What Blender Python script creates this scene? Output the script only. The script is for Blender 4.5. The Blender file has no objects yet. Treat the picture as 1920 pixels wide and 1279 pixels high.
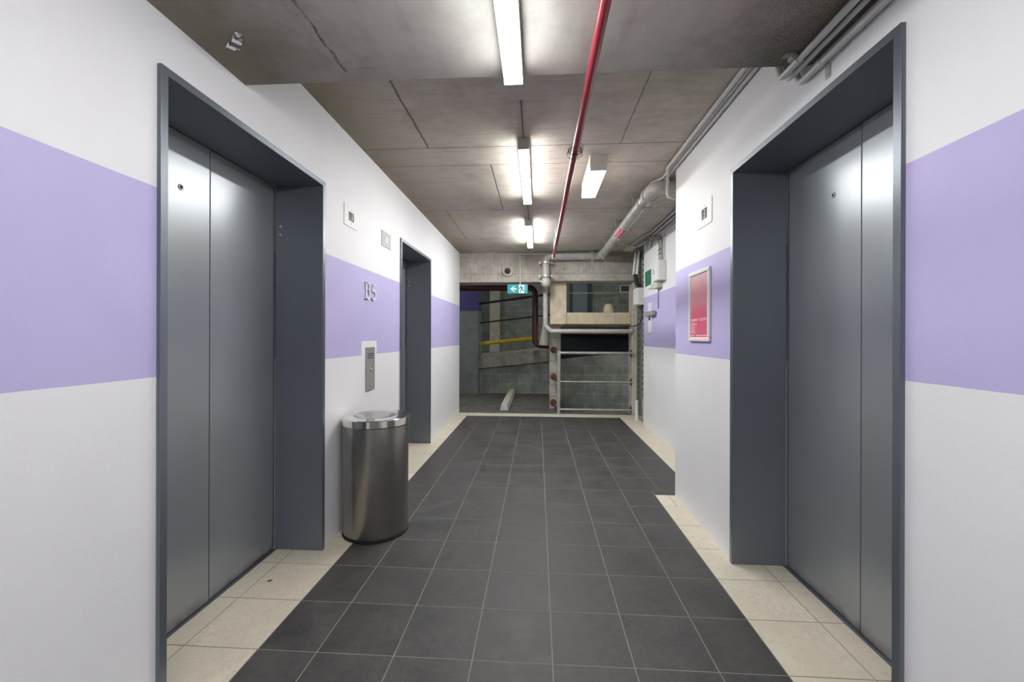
import bpy, bmesh, math, random
from mathutils import Vector, Matrix
random.seed(7)
S = bpy.context.scene
COL = S.collection
PI = math.pi

# ------------------------------------------------------------------ camera, world, exposure
FPX, YAW, ROLL, CAMH = 786.03, 0.0611, 0.002976, 1.21
cd = bpy.data.cameras.new('camera'); cam = bpy.data.objects.new('camera', cd); COL.objects.link(cam)
cd.sensor_width = 36; cd.lens = FPX / 1920 * 36; cd.shift_y = -8.14 / 1920; cd.clip_start = 0.02
cam.matrix_world = Matrix.Translation((0, 0, CAMH)) @ Matrix.Rotation(YAW, 4, 'Z') @ Matrix.Rotation(PI / 2, 4, 'X') @ Matrix.Rotation(ROLL, 4, 'Z')
S.camera = cam
w = bpy.data.worlds.new('world'); S.world = w; w.use_nodes = True
w.node_tree.nodes['Background'].inputs[0].default_value = (.6, .65, .7, 1)
w.node_tree.nodes['Background'].inputs[1].default_value = 0.02
S.view_settings.view_transform = 'Standard'; S.view_settings.look = 'None'
S.view_settings.gamma = 1; S.view_settings.use_curve_mapping = False
S.view_settings.exposure = 0.0
LAMP = 90.0            # radiance of the batten diffusers

# ------------------------------------------------------------------ material helpers
def lin(c):
    return tuple((x / 255 / 12.92) if x / 255 <= .04045 else ((x / 255 + .055) / 1.055) ** 2.4 for x in c)
class NT:
    def __init__(s, name):
        s.m = bpy.data.materials.new(name); s.m.use_nodes = True
        s.t = s.m.node_tree; s.b = s.t.nodes['Principled BSDF']
        g = s.t.nodes.new('ShaderNodeNewGeometry'); s.geo = g; s.pos = g.outputs['Position']
        sx = s.t.nodes.new('ShaderNodeSeparateXYZ'); s.link(s.pos, sx.inputs[0]); s.x, s.y, s.z = sx.outputs
    def link(s, a, b): s.t.links.new(a, b)
    def put(s, v, sock):
        if hasattr(v, 'is_linked') or isinstance(v, bpy.types.NodeSocket): s.link(v, sock)
        elif isinstance(v, (tuple, list)) and len(v) == 3 and sock.type == 'RGBA': sock.default_value = (*v, 1)
        else: sock.default_value = v
    def math(s, op, a, b=0.0, c=0.0, clamp=False):
        n = s.t.nodes.new('ShaderNodeMath'); n.operation = op; n.use_clamp = clamp
        s.put(a, n.inputs[0]); s.put(b, n.inputs[1]); s.put(c, n.inputs[2]); return n.outputs[0]
    def mix(s, f, a, b, mode='MIX'):
        n = s.t.nodes.new('ShaderNodeMix'); n.data_type = 'RGBA'; n.blend_type = mode
        s.put(f, n.inputs[0]); s.put(a, n.inputs[6]); s.put(b, n.inputs[7]); return n.outputs[2]
    def noise(s, scale, detail=4, rough=.55, vec=None, stretch=None, dist=0.0):
        n = s.t.nodes.new('ShaderNodeTexNoise'); n.inputs['Scale'].default_value = scale
        n.inputs['Detail'].default_value = detail; n.inputs['Roughness'].default_value = rough
        n.inputs['Distortion'].default_value = dist
        v = vec or s.pos
        if stretch:
            m = s.t.nodes.new('ShaderNodeMapping'); m.inputs['Scale'].default_value = stretch; s.link(v, m.inputs[0]); v = m.outputs[0]
        s.link(v, n.inputs['Vector']); return n.outputs[0]
    def ramp(s, f, a, b, lo=0.0, hi=1.0):
        n = s.t.nodes.new('ShaderNodeMapRange'); n.inputs[1].default_value = a; n.inputs[2].default_value = b
        n.inputs[3].default_value = lo; n.inputs[4].default_value = hi; s.put(f, n.inputs[0]); return n.outputs[0]
    def between(s, v, a, b):
        return s.math('MULTIPLY', s.math('GREATER_THAN', v, a), s.math('LESS_THAN', v, b))
    def line(s, v, c, wd, along=None, a=-99, b=99, wob=None):
        vv = v if wob is None else s.math('ADD', v, wob)
        d = s.math('ABSOLUTE', s.math('SUBTRACT', vv, c))
        l = s.ramp(d, wd * .4, wd, 1, 0)
        if along is not None: l = s.math('MULTIPLY', l, s.between(along, a, b))
        return l
    def bump(s, h, strength, dist=.002):
        n = s.t.nodes.new('ShaderNodeBump'); n.inputs['Strength'].default_value = strength
        n.inputs['Distance'].default_value = dist; s.put(h, n.inputs['Height']); s.link(n.outputs[0], s.b.inputs['Normal']); return n
    def set(s, col=None, rough=None, metal=None, spec=None):
        if col is not None: s.put(col, s.b.inputs['Base Color'])
        if rough is not None: s.put(rough, s.b.inputs['Roughness'])
        if metal is not None: s.put(metal, s.b.inputs['Metallic'])
        if spec is not None: s.put(spec, s.b.inputs['Specular IOR Level'])
        return s.m

def plain(name, rgb, rough=.5, metal=0.0, var=.12, scale=14, bump=0.0):
    n = NT(name); c = lin(rgb); f = n.noise(scale, 5)
    lo = tuple(x * (1 - var) for x in c); hi = tuple(min(1, x * (1 + var)) for x in c)
    n.set(n.mix(n.ramp(f, .3, .7), lo, hi), rough, metal)
    if bump: n.bump(n.noise(scale * 8, 3), bump)
    return n.m
def emit(name, rgb, strength):
    m = bpy.data.materials.new(name); m.use_nodes = True; b = m.node_tree.nodes['Principled BSDF']
    b.inputs['Base Color'].default_value = (*rgb, 1); b.inputs['Emission Color'].default_value = (*rgb, 1)
    b.inputs['Emission Strength'].default_value = strength; b.inputs['Roughness'].default_value = .4; return m

def wall_paint(name, z0, z1, notch=False):
    n = NT(name)
    f = n.noise(3.0, 4); g = n.noise(40, 3)
    white = n.mix(n.ramp(f, .3, .7), (.77, .77, .77), (.80, .80, .80))
    purp = n.mix(n.ramp(f, .3, .7), (.485, .435, .69), (.52, .468, .73))
    zz = n.math('ADD', n.z, n.ramp(n.noise(6, 2), 0, 1, -.002, .002))
    m = n.between(zz, z0, z1)
    if notch:   # unpainted white rectangle round the call panel
        k = n.math('MULTIPLY', n.between(n.y, 2.846, 3.118), n.between(n.z, 1.0, 1.176))
        m = n.math('MULTIPLY', m, n.math('SUBTRACT', 1.0, k))
    col = n.mix(m, white, purp)
    sc = n.noise(5, 6, .7, stretch=(1, .6, 2.2)); col = n.mix(n.ramp(sc, .66, .78, 0, .14), col, (.38, .37, .36))
    n.set(col, n.ramp(g, .3, .7, .48, .6), 0, .35)
    h = n.math('ADD', n.noise(130, 3, .6), n.math('MULTIPLY', n.noise(45, 2), .7)); n.bump(h, .32, .0016)
    return n.m
M = {}
M['wall_left'] = wall_paint('painted wall with purple band left', 1.077, 1.686, True)
M['wall_right'] = wall_paint('painted wall with purple band right', 1.087, 1.707)
M['wall_far'] = wall_paint('painted wall with purple band far', 1.087, 1.748)
M['wall_park'] = (lambda n: n.set(n.mix(n.between(n.z, 1.75, 2.25), n.mix(n.ramp(n.noise(5), .3, .7), lin((105, 110, 110)), lin((125, 130, 130))), lin((62, 60, 118))), .7, 0))(NT('grey wall with navy band'))

def concrete(name, base, warm, dark, lines=None, form=(1, 8, 1), strength=.35, edge=None):
    n = NT(name)
    a = n.noise(1.1, 5, .6); b = n.noise(7, 7, .65); s_ = n.noise(5, 5, .6, stretch=form); p = n.noise(90, 3, .7)
    col = n.mix(n.ramp(a, .35, .65), base, warm)
    col = n.mix(n.ramp(b, .4, .75, 0, .55), col, dark)
    col = n.mix(n.ramp(s_, .45, .75, 0, .4), col, dark)
    col = n.mix(n.ramp(p, .62, .75, 0, .35), col, tuple(x * .4 for x in dark))
    h = n.math('ADD', n.math('MULTIPLY', b, .8), n.math('MULTIPLY', p, .35))
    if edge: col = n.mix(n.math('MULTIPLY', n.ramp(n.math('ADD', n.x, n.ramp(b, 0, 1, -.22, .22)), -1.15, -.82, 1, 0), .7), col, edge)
    if lines:
        L = lines(n)
        col = n.mix(n.math('MULTIPLY', L, .8), col, tuple(x * .28 for x in dark))
        h = n.math('SUBTRACT', h, n.math('MULTIPLY', L, 1.5))
    n.set(col, n.ramp(b, .3, .7, .6, .85), 0, .3); n.bump(h, strength, .004)
    return n.m
def ceil_lines(n):
    wob = n.ramp(n.noise(9, 4), 0, 1, -.008, .008)
    ls = [n.line(n.y, 2.855, .006), n.line(n.y, 3.155, .005), n.line(n.y, 4.28, .0055), n.line(n.y, 5.55, .005),
          n.line(n.x, -.755, .009, n.y, 1.6, 2.855, wob), n.line(n.x, -.359, .007, n.y, 3.155, 4.28, wob),
          n.line(n.x, -.95, .006, n.y, 4.28, 5.55, wob), n.line(n.x, .55, .004, n.y, 1.6, 2.855, wob)]
    r = ls[0]
    for l in ls[1:]: r = n.math('MAXIMUM', r, l)
    return r
def soffit_lines(n):
    wob = n.ramp(n.noise(14, 6, .75), 0, 1, -.03, .03)
    r = n.line(n.x, -.765, .008, n.y, -5, 1.62, wob)
    r = n.math('MAXIMUM', r, n.math('MULTIPLY', n.line(n.y, 1.6, .004, n.x, -.77, -.62, wob), .6))
    return n.math('MAXIMUM', r, n.line(n.x, .37, .003, n.y, -5, .9, wob))
def beam_lines(n):
    w_ = n.ramp(n.noise(9, 3), 0, 1, -.004, .004)
    a = n.math('MULTIPLY', n.line(n.z, 2.185, .004, None, wob=w_), .6)
    for x in (-1.05, -.62, .80, 1.22): a = n.math('MAXIMUM', a, n.math('MULTIPLY', n.line(n.x, x, .0035, n.z, 2.185 if x > 0 else 2.0, 2.6, w_), .5))
    return n.math('MAXIMUM', a, n.math('MULTIPLY', n.ramp(n.noise(16, 4, .7), .66, .70), n.between(n.z, 2.24, 2.6)))
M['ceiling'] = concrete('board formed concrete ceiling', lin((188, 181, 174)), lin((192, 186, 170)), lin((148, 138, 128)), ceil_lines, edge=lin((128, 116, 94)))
def soffit_mat():
    n = NT('concrete soffit')
    a = n.noise(1.3, 5, .6); b = n.noise(7, 7, .65); s_ = n.noise(3, 6, .6, stretch=(5, 1, 1)); p = n.noise(120, 3, .7)
    col = n.mix(n.ramp(a, .35, .65), lin((184, 174, 170)), lin((178, 178, 170)))
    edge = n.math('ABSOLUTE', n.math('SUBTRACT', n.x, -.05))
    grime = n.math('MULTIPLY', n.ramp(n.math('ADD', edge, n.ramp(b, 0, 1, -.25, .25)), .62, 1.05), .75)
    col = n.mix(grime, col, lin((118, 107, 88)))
    col = n.mix(n.ramp(b, .45, .8, 0, .4), col, lin((130, 119, 112)))
    col = n.mix(n.ramp(s_, .5, .8, 0, .35), col, lin((130, 119, 112)))
    # honeycombed rough concrete at the right-hand edge
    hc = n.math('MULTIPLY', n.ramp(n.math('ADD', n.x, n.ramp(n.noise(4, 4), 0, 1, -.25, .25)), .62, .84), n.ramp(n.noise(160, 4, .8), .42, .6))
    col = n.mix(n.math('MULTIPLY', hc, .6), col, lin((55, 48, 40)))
    L = soffit_lines(n)
    col = n.mix(n.math('MULTIPLY', n.math('MULTIPLY', L, n.ramp(n.noise(25, 4, .7), .35, .6, .25, 1)), .8), col, lin((70, 60, 55)))
    chip = n.math('MULTIPLY', n.line(n.x, -.775, .02, n.y, .9, 1.45), n.ramp(n.noise(40, 4, .8), .56, .62))
    col = n.mix(n.math('MULTIPLY', chip, .6), col, lin((190, 184, 176)))
    n.set(col, .75, 0, .3)
    n.bump(n.math('SUBTRACT', n.math('ADD', b, n.math('MULTIPLY', hc, -1.2)), n.math('MULTIPLY', L, 1.5)), .4, .004)
    return n.m
M['soffit'] = soffit_mat()
M['beam'] = concrete('weathered concrete beam', lin((196, 192, 182)), lin((180, 173, 160)), lin((116, 108, 96)), beam_lines, form=(7, 7, 1.2), strength=.5)
M['sill'] = concrete('yellowed concrete', lin((208, 199, 174)), lin((214, 202, 168)), lin((150, 138, 112)), form=(7, 7, 1.2))
M['pillar'] = concrete('grey concrete', lin((202, 199, 188)), lin((192, 186, 170)), lin((142, 134, 122)), form=(7, 7, 1.2))
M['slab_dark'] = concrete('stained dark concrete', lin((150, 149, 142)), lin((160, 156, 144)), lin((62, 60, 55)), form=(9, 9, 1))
M['park_floor'] = concrete('car park concrete floor', lin((108, 106, 100)), lin((96, 94, 90)), lin((56, 54, 52)), form=(1, 1, 1))
def blocks(name, c1, c2, mortar):
    n = NT(name)
    cb = n.t.nodes.new('ShaderNodeCombineXYZ'); n.link(n.x, cb.inputs[0]); n.link(n.z, cb.inputs[1])
    br = n.t.nodes.new('ShaderNodeTexBrick'); n.link(cb.outputs[0], br.inputs['Vector'])
    br.inputs['Scale'].default_value = 1; br.inputs['Brick Width'].default_value = .4; br.inputs['Row Height'].default_value = .2
    br.inputs['Mortar Size'].default_value = .007; br.inputs['Mortar Smooth'].default_value = .3
    br.inputs['Color1'].default_value = (*c1, 1); br.inputs['Color2'].default_value = (*c2, 1); br.inputs['Mortar'].default_value = (*mortar, 1)
    f = n.noise(3, 6, .65)
    n.set(n.mix(n.ramp(f, .42, .70, 0, .7), br.outputs[0], tuple(x * .35 for x in c1)), .85, 0, .2)
    n.bump(n.math('SUBTRACT', n.noise(60, 3), br.outputs['Fac']), .5, .006)
    return n.m
M['blocks'] = blocks('grey concrete blockwork', lin((150, 154, 147)), lin((134, 139, 132)), lin((176, 178, 168)))
M['blocks_light'] = blocks('pale concrete blockwork', lin((176, 172, 160)), lin((168, 164, 152)), lin((140, 134, 120)))

def tile(name, dark):
    n = NT(name)
    rnd = n.geo.outputs['Random Per Island']
    off = n.t.nodes.new('ShaderNodeCombineXYZ'); n.put(n.math('MULTIPLY', rnd, 37.0), off.inputs[0]); n.put(n.math('MULTIPLY', rnd, 91.0), off.inputs[1])
    add = n.t.nodes.new('ShaderNodeVectorMath'); n.link(n.pos, add.inputs[0]); n.link(off.outputs[0], add.inputs[1]); v = add.outputs[0]
    a = n.noise(5, 6, .6, vec=v); b = n.noise(13, 8, .68, vec=v, dist=1.2); vein = n.ramp(n.math('ABSOLUTE', n.math('SUBTRACT', b, .5)), 0, .035, 1, 0)
    if dark:
        c = n.mix(n.ramp(a, .3, .7), lin((54, 54, 54)), lin((82, 80, 78)))
        c = n.mix(n.ramp(rnd, 0, 1, 0, .35), c, lin((66, 62, 58)))
        c = n.mix(n.ramp(n.noise(22, 7, .75, vec=v, dist=.8), .45, .7, 0, .35), c, lin((44, 44, 44)))
        c = n.mix(n.math('MULTIPLY', vein, .12), c, lin((112, 110, 106)))
        n.set(c, n.ramp(a, .3, .7, .42, .6), 0, .45)
    else:
        c = n.mix(n.ramp(a, .3, .7), lin((208, 200, 180)), lin((222, 214, 195)))
        c = n.mix(n.ramp(rnd, 0, 1, 0, .25), c, lin((200, 190, 168)))
        c = n.mix(n.math('MULTIPLY', n.math('MULTIPLY', vein, n.ramp(a, .35, .55)), .3), c, lin((150, 138, 118)))
        dx = n.math('SUBTRACT', n.x, -1.318); dy = n.math('SUBTRACT', n.y, 1.995)
        r = n.math('SQRT', n.math('ADD', n.math('MULTIPLY', dx, dx), n.math('MULTIPLY', dy, dy)))
        c = n.mix(n.ramp(n.math('ADD', r, n.ramp(n.noise(120, 2), 0, 1, -.006, .006)), .010, .013, .8, 0), c, lin((60, 52, 44)))
        n.set(c, n.ramp(a, .3, .7, .35, .5), 0, .5)
    n.bump(n.math('ADD', n.math('MULTIPLY', b, 1.0), n.math('MULTIPLY', vein, -.5)), .22, .002)
    return n.m
M['tile_dark'] = tile('charcoal floor tile', True)
M['tile_light'] = tile('cream floor tile', False)
M['grout'] = plain('grout', (138, 132, 120), .9)

def slate_steel(name, rgb, rough, metal, rust=False, z=0):
    n = NT(name)
    sm = n.noise(1.3, 3, .5); br = n.noise(30, 4, .6, stretch=(1, 1, .03)); c = lin(rgb)
    col = n.mix(n.ramp(sm, .3, .7), tuple(x * .92 for x in c), tuple(x * 1.08 for x in c))
    if rust:
        k = n.math('MULTIPLY', n.ramp(n.math('ADD', n.z, n.ramp(n.noise(14, 4), 0, 1, -.05, .05)), .0, .05, 1, 0), n.ramp(n.noise(3), .4, .6, .2, 1))
        col = n.mix(n.math('MULTIPLY', k, .7), col, lin((104, 72, 60)))
    sc = n.noise(60, 2, .5, stretch=(1, 1, .12), dist=.6); col = n.mix(n.ramp(sc, .74, .80, 0, .12), col, lin((170, 170, 170)))
    n.set(col, n.ramp(n.math('ADD', n.math('MULTIPLY', sm, .8), n.math('MULTIPLY', br, .2)), .3, .7, rough - .025, rough + .03), metal)
    n.bump(n.noise(2.2, 1), .035, .004)
    return n.m
M['door'] = slate_steel('slate grey satin steel door', (150, 155, 158), .30, .45, True)
M['lining'] = slate_steel('slate grey painted steel lining', (110, 116, 123), .36, .3)
M['casing'] = slate_steel('slate grey steel casing', (125, 131, 138), .34, .75)
M['brushed'] = slate_steel('brushed stainless', (190, 188, 184), .33, .95)
M['chrome'] = plain('polished stainless', (222, 220, 215), .14, 1.0, .04)
def hammered():
    n = NT('hammered dark steel'); f = n.noise(3, 3); g = n.noise(170, 2, .5)
    n.set(n.mix(n.ramp(f, .3, .7), lin((146, 143, 140)), lin((164, 161, 157))), n.ramp(g, .3, .7, .27, .32), .95); n.bump(g, .15, .001); return n.m
M['hammered'] = hammered()
M['black'] = plain('black rubber', (24, 24, 24), .7)
M['gap'] = plain('dark gap', (14, 14, 15), .8)
M['galv'] = plain('galvanised pipe', (176, 178, 172), .42, .45, .2, 9)
M['pipe_grey'] = plain('grey painted pipe', (178, 176, 168), .55, .1, .15, 9)
M['red'] = plain('red painted pipe', (150, 40, 54), .34, 0, .10, 2)
M['recess_shade'] = plain('bluish recess shade', (62, 66, 74), .8)  # dark colour puts the shade of the recess into its back wall
M['maroon'] = plain('maroon pipe', (66, 20, 32), .45, 0, .15)
M['conduit'] = plain('grey conduit', (196, 198, 196), .45, 0, .05)
M['conduit_dark'] = plain('dusty conduit', (150, 148, 140), .6, 0, .12)
M['plastic'] = plain('white plastic', (226, 226, 222), .45, 0, .03)
M['cream'] = plain('cream plastic', (205, 200, 182), .5, 0, .06)
M['rust'] = plain('rusty flange', (104, 70, 52), .8, .3, .35, 60)
M['rail'] = plain('galvanised rail', (172, 172, 164), .5, .4, .2, 12)
M['rail_dark'] = plain('dark steel rail', (52, 58, 58), .6, .2)
M['yellow'] = plain('yellow paint', (196, 172, 44), .5, 0, .15)
M['housing'] = plain('lamp housing', (196, 192, 184), .4, 0, .04)
M['screen'] = plain('dark screen', (74, 74, 78), .2)
M['screen_grey'] = plain('grey screen', (150, 150, 148), .3)
M['digit'] = plain('pale digit', (190, 190, 190), .4)
M['teal'] = emit('exit sign teal', lin((8, 140, 148)), .08)
M['sign_white'] = emit('exit sign white', lin((205, 232, 232)), .12)
M['man'] = plain('dark green pictogram', (10, 60, 62), .6)
M['lens'] = plain('smoked dome', (52, 48, 44), .12)
M['green'] = plain('green sign', (42, 120, 84), .5, 0, .3, 30)
M['navy'] = plain('navy panel', (30, 42, 86), .4)
M['cable'] = plain('black cable', (40, 42, 44), .5)
M['tray'] = plain('galvanised strut', (150, 156, 146), .5, .4, .2, 20)
M['tray_dark'] = plain('green stained strut', (116, 122, 108), .6, .3, .3, 14)
M['letter'] = plain('silver letter', (226, 223, 228), .4, 0, .03)
M['plate_grey'] = slate_steel('matt steel plate', (158, 156, 151), .5, .35)
M['ink'] = plain('dark ink', (60, 60, 64), .6)
M['blue_ink'] = plain('blue marker', (60, 60, 150), .6)
M['print_white'] = plain('white print', (238, 216, 220), .5)
M['label_red'] = plain('red label', (206, 60, 76), .5)
M['stop'] = plain('white painted concrete', (196, 194, 180), .75, 0, .2, 12)
M['park_door'] = plain('blue grey door', (104, 118, 128), .5, 0, .1)
M['park_jamb'] = plain('dark door frame', (44, 54, 70), .5)
M['diffuser'] = emit('lit diffuser', (.985, .995, 1), LAMP)
M['diffuser_dim'] = emit('dimmer lit diffuser', (.985, .995, 1), LAMP * .72)
M['diffuser_far'] = emit('brighter lit diffuser', (.985, .995, 1), LAMP * 1.45)
M['diffuser_warm'] = emit('lit warm diffuser', (1, .93, .82), LAMP * .28)
M['diffuser_fill'] = emit('added car park fill diffuser', (.96, 1, .97), LAMP * .85)
def poster_mat():
    n = NT('pink poster print')
    t = n.ramp(n.z, 1.23, 1.60)
    c = n.mix(n.ramp(t, .35, .55), lin((220, 104, 132)), lin((222, 140, 158)))  # printed gradient, its pinks paled to include glare on the sheet
    c = n.mix(n.ramp(t, .5, 1), c, lin((222, 180, 187)))
    sp = n.math('MULTIPLY', n.ramp(n.noise(22, 3, .6, stretch=(1, 1, .7)), .66, .74), n.between(n.z, 1.38, 1.56))
    c = n.mix(n.math('MULTIPLY', sp, .5), c, lin((120, 80, 96)))
    n.set(c, .25, 0); return n.m
M['poster'] = poster_mat()

# ------------------------------------------------------------------ geometry helpers
def BM(): return bmesh.new()
def bx(bm, x0, x1, y0, y1, z0, z1, mi=0, mat=None):
    vs = [bm.verts.new((x, y, z)) for x in (x0, x1) for y in (y0, y1) for z in (z0, z1)]
    if mat is not None:
        for v in vs: v.co = mat @ v.co
    fs = [(0, 1, 3, 2), (4, 6, 7, 5), (0, 4, 5, 1), (2, 3, 7, 6), (0, 2, 6, 4), (1, 5, 7, 3)]
    for f in fs:
        fc = bm.faces.new([vs[i] for i in f]); fc.material_index = mi
    return vs
def prism(bm, pts, axis, a, b, mi=0):
    """extrude a 2D outline along an axis from a to b"""
    def P(p, t):
        return {0: (t, p[0], p[1]), 1: (p[0], t, p[1]), 2: (p[0], p[1], t)}[axis]
    A = [bm.verts.new(P(p, a)) for p in pts]; B = [bm.verts.new(P(p, b)) for p in pts]; n = len(pts)
    fs = [bm.faces.new(A), bm.faces.new(B[::-1])]
    for i in range(n): fs.append(bm.faces.new([A[i], B[i], B[(i + 1) % n], A[(i + 1) % n]]))
    for f in fs: f.material_index = mi
def fillet(pts, r, seg=6):
    pts = [Vector(p) for p in pts]
    if len(pts) < 3 or r <= 0: return pts
    out = [pts[0]]
    for i in range(1, len(pts) - 1):
        p, a, b = pts[i], pts[i - 1], pts[i + 1]
        da, db = (a - p), (b - p); la, lb = da.length, db.length; da.normalize(); db.normalize()
        ang = da.angle(db)
        if ang > PI - .02: out.append(p); continue
        t = min(r / math.tan(ang / 2), la * .49, lb * .49)
        s, e = p + da * t, p + db * t
        for k in range(seg + 1):
            u = k / seg; out.append(s.lerp(p, u).lerp(p.lerp(e, u), u))
    out.append(pts[-1]); return out
def tube(bm, pts, r, seg=12, fr=0.0, cap=True, mi=0, radii=None):
    P = fillet(pts, fr); n = len(P); rings = []
    t0 = (P[1] - P[0]).normalized(); up = Vector((0, 0, 1)) if abs(t0.z) < .9 else Vector((1, 0, 0))
    nrm = t0.cross(up).normalized()
    for i in range(n):
        t = ((P[min(i + 1, n - 1)] - P[max(i - 1, 0)])).normalized()
        nrm = (nrm - t * nrm.dot(t)).normalized(); bn = t.cross(nrm)
        rr = radii[i] if radii else r
        rings.append([bm.verts.new(P[i] + (nrm * math.cos(2 * PI * k / seg) + bn * math.sin(2 * PI * k / seg)) * rr) for k in range(seg)])
    for i in range(n - 1):
        for k in range(seg):
            f = bm.faces.new([rings[i][k], rings[i][(k + 1) % seg], rings[i + 1][(k + 1) % seg], rings[i + 1][k]]); f.smooth = True; f.material_index = mi
    if cap:
        bm.faces.new(rings[0][::-1]).material_index = mi; bm.faces.new(rings[-1]).material_index = mi
def lathe(bm, prof, c=(0, 0, 0), axis='Z', seg=48, mi=0):
    R = {'Z': Matrix.Identity(3), 'X': Matrix.Rotation(PI / 2, 3, 'Y'), '-X': Matrix.Rotation(-PI / 2, 3, 'Y'), '-Y': Matrix.Rotation(PI / 2, 3, 'X'), 'Y': Matrix.Rotation(-PI / 2, 3, 'X')}[axis]
    c = Vector(c); rings = []
    for r, z in prof:
        if r < 1e-6: rings.append([bm.verts.new(c + R @ Vector((0, 0, z)))])
        else: rings.append([bm.verts.new(c + R @ Vector((r * math.cos(2 * PI * k / seg), r * math.sin(2 * PI * k / seg), z))) for k in range(seg)])
    for a, b in zip(rings, rings[1:]):
        for k in range(seg):
            k2 = (k + 1) % seg
            if len(a) == 1 and len(b) == 1: continue
            if len(a) == 1: f = bm.faces.new([a[0], b[k], b[k2]][::-1])
            elif len(b) == 1: f = bm.faces.new([a[k], a[k2], b[0]])
            else: f = bm.faces.new([a[k], a[k2], b[k2], b[k]])
            f.smooth = True; f.material_index = mi
def obj(name, bm, mats, parent=None, bevel=0.0, smooth=False):
    bmesh.ops.recalc_face_normals(bm, faces=bm.faces)
    me = bpy.data.meshes.new(name); bm.to_mesh(me); bm.free()
    for m in (mats if isinstance(mats, (list, tuple)) else [mats]): me.materials.append(M[m])
    if smooth or any(p.use_smooth for p in me.polygons):
        me.set_sharp_from_angle(angle=math.radians(38))
    o = bpy.data.objects.new(name, me); COL.objects.link(o)
    if parent is not None:
        o.parent = parent; o.matrix_parent_inverse = Matrix.Translation(-Vector(parent.location))
    if bevel:
        md = o.modifiers.new('bevel', 'BEVEL'); md.width = bevel; md.segments = 2; md.limit_method = 'ANGLE'; md.harden_normals = False
    return o
def tag(o, label, cat=None, group=None, kind=None):
    o['label'] = label
    if cat: o['category'] = cat
    if group: o['group'] = group
    if kind: o['kind'] = kind
    return o
def thing(name, loc, label, cat=None, group=None, kind=None):
    o = bpy.data.objects.new(name, None); COL.objects.link(o); o.location = loc; o.empty_display_size = .1
    return tag(o, label, cat, group, kind)
def struct(name, bm, mats, label, bevel=0.0): return tag(obj(name, bm, mats, None, bevel), label, kind='structure', cat=name.split('_')[0])
def copy_tree(o, loc, parent=None):
    c = o.copy(); COL.objects.link(c)
    if parent is None: c.location = loc
    else: c.parent = parent
    for ch in o.children: copy_tree(ch, None, c)
    return c
def text_mesh(s, size, M4, depth=.0006):
    cu = bpy.data.curves.new('t', 'FONT'); cu.body = s; cu.size = size; cu.extrude = depth; cu.align_x = 'CENTER'; cu.align_y = 'CENTER'; cu.resolution_u = 3
    o = bpy.data.objects.new('t', cu); COL.objects.link(o); bpy.context.view_layer.update()
    me = bpy.data.meshes.new_from_object(o.evaluated_get(bpy.context.evaluated_depsgraph_get()))
    bm = BM(); bm.from_mesh(me); bpy.data.objects.remove(o); bpy.data.curves.remove(cu); bpy.data.meshes.remove(me)
    bmesh.ops.transform(bm, matrix=M4, verts=bm.verts); return bm
def stroke(bm, pts, wd, place, a, b, mi=0):
    """flat stroke along 2D points, extruded between offsets a and b; place(u, v, t) -> world"""
    P = [Vector(p) for p in pts]; L = []; R = []
    for i, p in enumerate(P):
        t = (P[min(i + 1, len(P) - 1)] - P[max(i - 1, 0)]).normalized(); n = Vector((-t.y, t.x)) * wd / 2; L.append(p + n); R.append(p - n)
    for i in range(len(P) - 1):
        q = [L[i], L[i + 1], R[i + 1], R[i]]
        A = [bm.verts.new(place(x.x, x.y, a)) for x in q]; B = [bm.verts.new(place(x.x, x.y, b)) for x in q]
        bm.faces.new(A); bm.faces.new(B[::-1])
        for k in range(4): bm.faces.new([A[k], B[k], B[(k + 1) % 4], A[(k + 1) % 4]])
def arc(cx, cy, rx, ry, a0, a1, n=10):
    return [(cx + rx * math.cos(math.radians(a0 + (a1 - a0) * i / n)), cy + ry * math.sin(math.radians(a0 + (a1 - a0) * i / n))) for i in range(n + 1)]

# ------------------------------------------------------------------ the setting
XL, XR, XF = -1.222, 1.05, 1.45          # left wall, near right wall, recessed right wall
CZ, SZ, SY = 2.51, 2.257, 1.68           # ceiling, soffit height, soffit edge
YE, YB = 6.5, -3.2                       # corridor end, wall behind the camera
L1, L2, LH = 1.274, 3.653, 2.086         # lift openings on the left wall
LW = 1.046
bm = BM()
for a, b in ((YB, L1), (L1 + LW, L2), (L2 + LW, YE)): bx(bm, XL - .30, XL, a, b, -.02, CZ)
for a in (L1, L2): bx(bm, XL - .30, XL, a, a + LW, LH, CZ)
struct('wall_left', bm, 'wall_left', 'white left corridor wall with a purple band, broken by two lift openings')
R1, RW, RH = 1.266, 1.064, 2.115
bm = BM()
bx(bm, XR, XR + .27, YB, R1, -.02, CZ); bx(bm, XR, 1.46, R1 + RW, 3.268, -.02, CZ); bx(bm, XR, XR + .27, R1, R1 + RW, RH, CZ)
struct('wall_right', bm, 'wall_right', 'white near right wall with a purple band around the big lift opening')
bm = BM(); bx(bm, XF, XF + .25, 3.0, 5.85, -.02, CZ)
struct('wall_right_recess', bm, 'wall_far', 'white set-back right wall with a purple band beyond the near right wall')
bm = BM(); bx(bm, 1.53, 1.75, 5.85, 6.62, -.02, CZ)
struct('wall_right_end', bm, 'pillar', 'bare concrete return behind the cable struts at the right end')
bm = BM(); bx(bm, XL - .3, 1.8, YB - .1, YB, 0, CZ)
struct('wall_back', bm, 'wall_right', 'white wall closing the corridor behind the viewer')
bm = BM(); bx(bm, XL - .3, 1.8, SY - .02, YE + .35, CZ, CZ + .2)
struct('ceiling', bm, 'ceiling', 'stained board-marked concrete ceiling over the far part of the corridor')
bm = BM(); bx(bm, XL - .3, 1.35, YB, SY, SZ, SZ + .35)
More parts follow.
